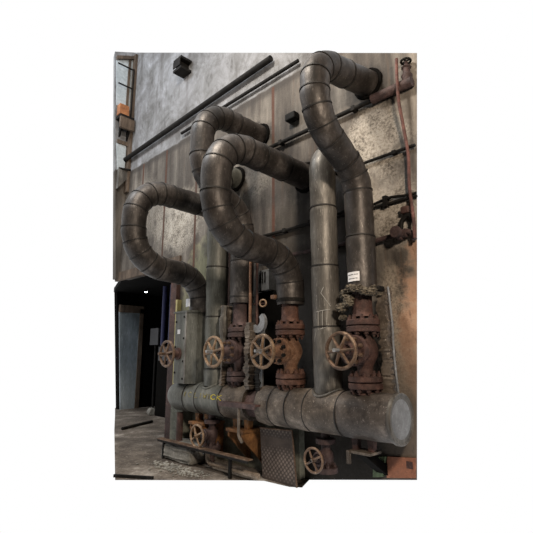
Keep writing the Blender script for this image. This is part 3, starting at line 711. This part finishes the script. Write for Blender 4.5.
for k in range(12):
    bm.faces.new((vs[0][k], vs[0][k + 1], vs[1][k + 1], vs[1][k])); bm.faces.new((vs[2][k], vs[3][k], vs[3][k + 1], vs[2][k + 1]))
    bm.faces.new((vs[0][k], vs[2][k], vs[2][k + 1], vs[0][k + 1])); bm.faces.new((vs[1][k], vs[1][k + 1], vs[3][k + 1], vs[3][k]))
bm.faces.new((vs[0][0], vs[1][0], vs[3][0], vs[2][0])); bm.faces.new((vs[0][12], vs[2][12], vs[3][12], vs[1][12]))
obj('hook', bm, M['cap'], t, False)['label'] = 'pale curled hook'
bm = bmesh.new(); prism(bm, [(-4.92, -.48, 1.98), (-4.78, -.48, 2.02), (-4.82, -.48, 1.1), (-4.93, -.48, 1.1)], (0, .03, 0)); obj('strap', bm, M['grey_cowl'], t, False)
t = thing('iron_ring', 'small brass ring on a bolt beside the end of the middle gooseneck', 'ring', (-4.95, -.3, 2.42))
bm = bmesh.new(); torus(bm, (-4.95, -.33, 2.42), (.5, -1, 0), .055, .014, 20, 8); obj('ring', bm, M['wheel_tan'], t)
bm = bmesh.new(); rod(bm, (-5.2, -.3, 2.42), (-4.9, -.3, 2.42), .014, 8); obj('pin', bm, M['rust'], t)
t = thing('pipe_clamp', 'rusty bolted clamp at the end of the middle gooseneck', 'clamp', (-4.5, -.5, 2.4))
bm = bmesh.new(); lathe(bm, (-4.28, YR, 2.37), (0, 0, 1), [(0, .2), (0, .212), (.05, .212), (.05, .2)], 36, False); obj('band', bm, M['dark_iron'], t)
bm = bmesh.new(); box(bm, -4.5, -4.42, -.62, -.48, 2.42, 2.48, .01); obj('lug', bm, M['rust_orange'], t, False)

# ------------------------------------------------------------------ supports and drains below the header
def bracket(label, X, mat, foot=True):
    t = thing('support_bracket', label, 'bracket', (X, 0, .1), 'gusset brackets carrying the header pipe')
    for dx in (-.13, .13):
        bm = bmesh.new(); prism(bm, [(X + dx - .06, YR - .05, .68), (X + dx + .06, YR - .05, .68), (X + dx + .035, YR - .05, .48), (X + dx - .035, YR - .05, .48)], (0, .1, 0)); obj('lug', bm, mat, t, False)
    bm = bmesh.new(); box(bm, X - .2, X + .2, -.6, 0, .45, .5, .006); obj('shelf', bm, mat, t, False)
    for dx in (-.17, .14):
        bm = bmesh.new(); prism(bm, [(X + dx, -.58, .45), (X + dx, -.02, .45), (X + dx, -.02, -.08), (X + dx, -.1, -.08), (X + dx, -.58, .38)], (.03, 0, 0)); obj('gusset', bm, mat, t, False)
    return t
bracket('rusty ochre gusset bracket under the far left end of the header pipe', -6.3, M['ochre'])
bracket('rusty ochre gusset bracket under the torn gap of the header pipe', -5.3, M['ochre'])
# black stirrup bracket at the right
t = thing('stirrup_bracket', 'black stirrup bracket with slanted strut under the right end of the header pipe', 'bracket', (-3.12, 0, .2))
for x in (-3.22, -3.0):
    bm = bmesh.new(); prism(bm, [(x - .05, -.46, .66), (x + .05, -.46, .66), (x + .03, -.46, .47), (x - .03, -.46, .47)], (0, .08, 0)); obj('lug', bm, M['rust'], t, False)
bm = bmesh.new(); box(bm, -3.27, -2.95, -.55, -.3, .45, .48, .005); obj('saddle', bm, M['clad_tan'], t, False)
bm = bmesh.new(); box(bm, -3.27, -3.23, -.57, -.53, .33, .48); obj('hook', bm, M['clad_tan'], t, False)
bm = bmesh.new(); prism(bm, [(-3.18, -.54, .45), (-3.18, -.34, .45), (-3.18, -.01, .24), (-3.18, -.01, .13)], (.14, 0, 0)); obj('strut', bm, M['black'], t, False)

def drain_valve(label, X, zc, y0, wy, Rw, mat, wheelmat, zfl):
    t = thing('drain_valve', label, 'valve', (X, y0, zc), 'small drain valves under the header pipe')
    bm = bmesh.new(); lathe(bm, (X, y0, 0), (0, 0, 1), [(zfl, .06), (zc - .1, .07), (zc - .05, .095), (zc, .1), (zc + .06, .09), (zc + .1, .06), (.66, .06)], 20)
    lathe(bm, (X, y0, zc), (0, -1, 0), [(.05, .07), (.12, .065), (.12, .095), (.15, .095), (.15, .05), (.2, .04)], 18); obj('body', bm, mat, t)
    bm = bmesh.new(); lathe(bm, (X, y0, zfl), (0, 0, 1), [(-.03, .06), (-.03, .15), (.035, .15), (.035, .06)], 24); fl = obj('flange', bm, mat, t)
    bolts(fl, mat, (X, y0, zfl + .035), (0, 0, 1), .115, 6, BOLTS, .3)
    bm = bmesh.new(); lathe(bm, (X, y0, zc + .2), (0, 0, 1), [(-.03, .06), (-.03, .13), (.03, .13), (.03, .06)], 24); obj('flange', bm, mat, t)
    bm = bmesh.new(); torus(bm, (X, y0 - .17, zc), (0, -1, 0), .07, .014, 20, 6); obj('packing_nut', bm, mat, t)
    bm = bmesh.new(); rod(bm, (X, y0 - .15, zc), (X, wy - .06, zc), .016, 8); obj('stem', bm, M['steel'], t)
    handwheel(t, (X, wy, zc), Rw, wheelmat, 4, phase=.5)
    return t
drain_valve('small drain valve with a tan handwheel under the left part of the header pipe', -6.02, .33, -.46, -.76, .168, M['rust_purple'], M['wheel_tan'], .12)
drain_valve('small drain valve with a brown handwheel under the right part of the header pipe', -3.74, .30, -.36, -.62, .145, M['rust_purple'], M['wheel'], .15)
bm = bmesh.new(); tube(bm, fillet([(-5.86, -.66, .14), (-5.86, -.66, -.06), (-4.7, -.66, -.05)], [.1]), .036, 12)
tag(obj('drain_pipe', bm, M['tan']), 'bent tan drain pipe running right along the floor from the left drain valve', 'pipe')
bm = bmesh.new(); rod(bm, (-6.02, -.46, .1), (-6.02, -.46, FZ), .055, 12); tag(obj('waste_pipe', bm, M['rust_purple']), 'rusty upright waste pipe under the left drain valve', 'pipe')
t = thing('angle_rail', 'dark steel angle rail running along below the header pipe', 'rail', (-6.2, -.75, .1))
bm = bmesh.new(); box(bm, -7.1, -4.75, -.82, -.72, .16, .175); obj('top_flat', bm, M['wheel'], t, False)
bm = bmesh.new(); box(bm, -7.1, -4.75, -.82, -.81, .125, .16); obj('web', bm, M['dark_iron'], t, False)
for x in (-6.98, -5.2):
    bm = bmesh.new(); box(bm, x, x + .04, -.79, -.75, FZ, .16); obj('leg', bm, M['dark_iron'], t, False)
# concrete pier and foundation at left
bm = bmesh.new(); box(bm, -7.45, -7.05, -.35, -.1, FZ, .72, .02); tag(obj('pier', bm, M['green_conc'], None, False), 'greenish upright concrete pier under the far left end of the header pipe', 'pier')
bm = bmesh.new(); box(bm, -7.05, -6.15, -.78, -.2, FZ, .12, .07)
bmesh.ops.subdivide_edges(bm, edges=bm.edges[:], cuts=3, use_grid_fill=True)
for v in bm.verts:
    if v.co.z > FZ + .02: v.co += Vector((random.uniform(-.012, .012),) * 3)
tag(obj('foundation_block', bm, M['concrete']), 'pale rounded concrete foundation block on the floor at the left', 'concrete block')
bm = bmesh.new(); box(bm, -7.05, -4.4, -.12, -.005, FZ, .62, .01); tag(obj('low_wall', bm, M['green_conc'], None, False), 'low greenish concrete upstand against the wall behind the drain pipes', 'low wall')
bm = bmesh.new(); rod(bm, (-6.9, -.5, -.05), (-6.9, -.5, .6), .06, 10); tag(obj('rusty_prop', bm, M['rust']), 'short rusty prop standing at the far left under the header pipe', 'prop')
# rubble
bm = bmesh.new(); rnd = random.Random(11)
for k in range(260):
    cx, cy = rnd.gauss(-6.1, .38), rnd.gauss(-1.02, .12); s = rnd.uniform(.008, .03)
    if cy > -.86 or cy < -1.6 or cx < -7.4 or cx > -5.1: continue
    if cx - cy > -4.5: continue
    mtx = Matrix.Translation((cx, cy, FZ + s * .4)) @ Matrix.Rotation(rnd.uniform(0, 3), 4, 'Z') @ Matrix.Diagonal((s * rnd.uniform(.7, 1.6), s, s * .7, 1))
    bmesh.ops.create_icosphere(bm, subdivisions=1, radius=1, matrix=mtx)
o = tag(obj('rubble', bm, M['concrete'], None, False), 'crumbled pale rubble on the floor in front of the foundation block', 'rubble'); o['kind'] = 'stuff'
# tread plate
t = thing('tread_plate', 'brown studded steel tread plate leaning upright on the floor at the front', 'plate', (-4.4, -.5, FZ))
bm = bmesh.new(); prism(bm, [(-4.86, -.42, FZ), (-4.2, -.42, FZ), (-4.33, -.36, .56), (-4.98, -.36, .53)], (0, .015, .002)); obj('sheet', bm, M['plate'], t, False)
bm = bmesh.new(); rod(bm, (-4.98, -.36, .53), (-4.33, -.36, .56), .012, 8); rod(bm, (-4.33, -.36, .56), (-4.2, -.42, FZ), .012, 8); obj('rim', bm, M['wheel'], t)
# green post and orange sheet at the lower right
bm = bmesh.new(); loft(bm, [(-3.24, -.06, .09), (-3.10, -.06, .12), (-3.05, -.06, .36), (-3.22, -.06, .33)], [(-3.24, 0, .09), (-3.10, 0, .12), (-3.05, 0, .36), (-3.22, 0, .33)])
t = tag(obj('green_post', bm, M['green'], None, False), 'green painted stub fixed to the wall at the bottom right beside the orange sheet', 'post')
t = thing('orange_sheet', 'orange-red sheet panel fixed to the wall at the bottom right corner', 'panel', (-2.87, 0, .25))
bm = bmesh.new(); loft(bm, [(-3.06, -.03, .11), (-2.68, -.03, .175), (-2.66, -.03, .40), (-3.04, -.03, .36)], [(-3.06, 0, .11), (-2.68, 0, .175), (-2.66, 0, .40), (-3.04, 0, .36)]); obj('sheet', bm, M['orange_sheet'], t, False)
bm = bmesh.new(); box(bm, -2.78, -2.7, -.034, -.03, .27, .35); obj('faded_mark', bm, M['rust'], t, False)

# ------------------------------------------------------------------ camera, light
cam = bpy.data.cameras.new('camera'); co = bpy.data.objects.new('camera', cam); COL.objects.link(co)
cam.sensor_width = 36; cam.sensor_fit = 'HORIZONTAL'; cam.lens = 435 / 533 * 36; cam.clip_start = .05
co.location = (0, -5.2, 1.6); co.rotation_euler = (math.radians(90 + 11.56), 0, math.radians(45))
sc = bpy.context.scene; sc.camera = co
w = bpy.data.worlds.new('world'); sc.world = w; w.use_nodes = True
bg = w.node_tree.nodes['Background']; bg.inputs[0].default_value = (1, 1, 1, 1); bg.inputs[1].default_value = 1.0
def area(name, loc, target, size, power, color):
    l = bpy.data.lights.new(name, 'AREA'); l.size = size; l.energy = power; l.color = color
    o = bpy.data.objects.new(name, l); COL.objects.link(o); o.location = loc
    o.rotation_euler = (Vector(target) - Vector(loc)).to_track_quat('-Z', 'Y').to_euler(); return o
area('skylight_lamp', (-8.8, -5.2, 10.2), (-8, 0, 6.5), 1.6, 330, (.86, .93, 1))
area('roof_light_lamp', (-4.2, -4.2, 8.9), (-4.4, -.6, 2.0), 1.0, 520, (1, .91, .79))
area('hall_window_lamp', (1.6, -4.4, 4.6), (-3.2, 0, 3.2), 0.6, 430, (1, .84, .67))
sc.view_settings.view_transform = 'Standard'; sc.view_settings.look = 'None'; sc.view_settings.exposure = 0; sc.view_settings.gamma = 1
sc.view_settings.use_curve_mapping = False
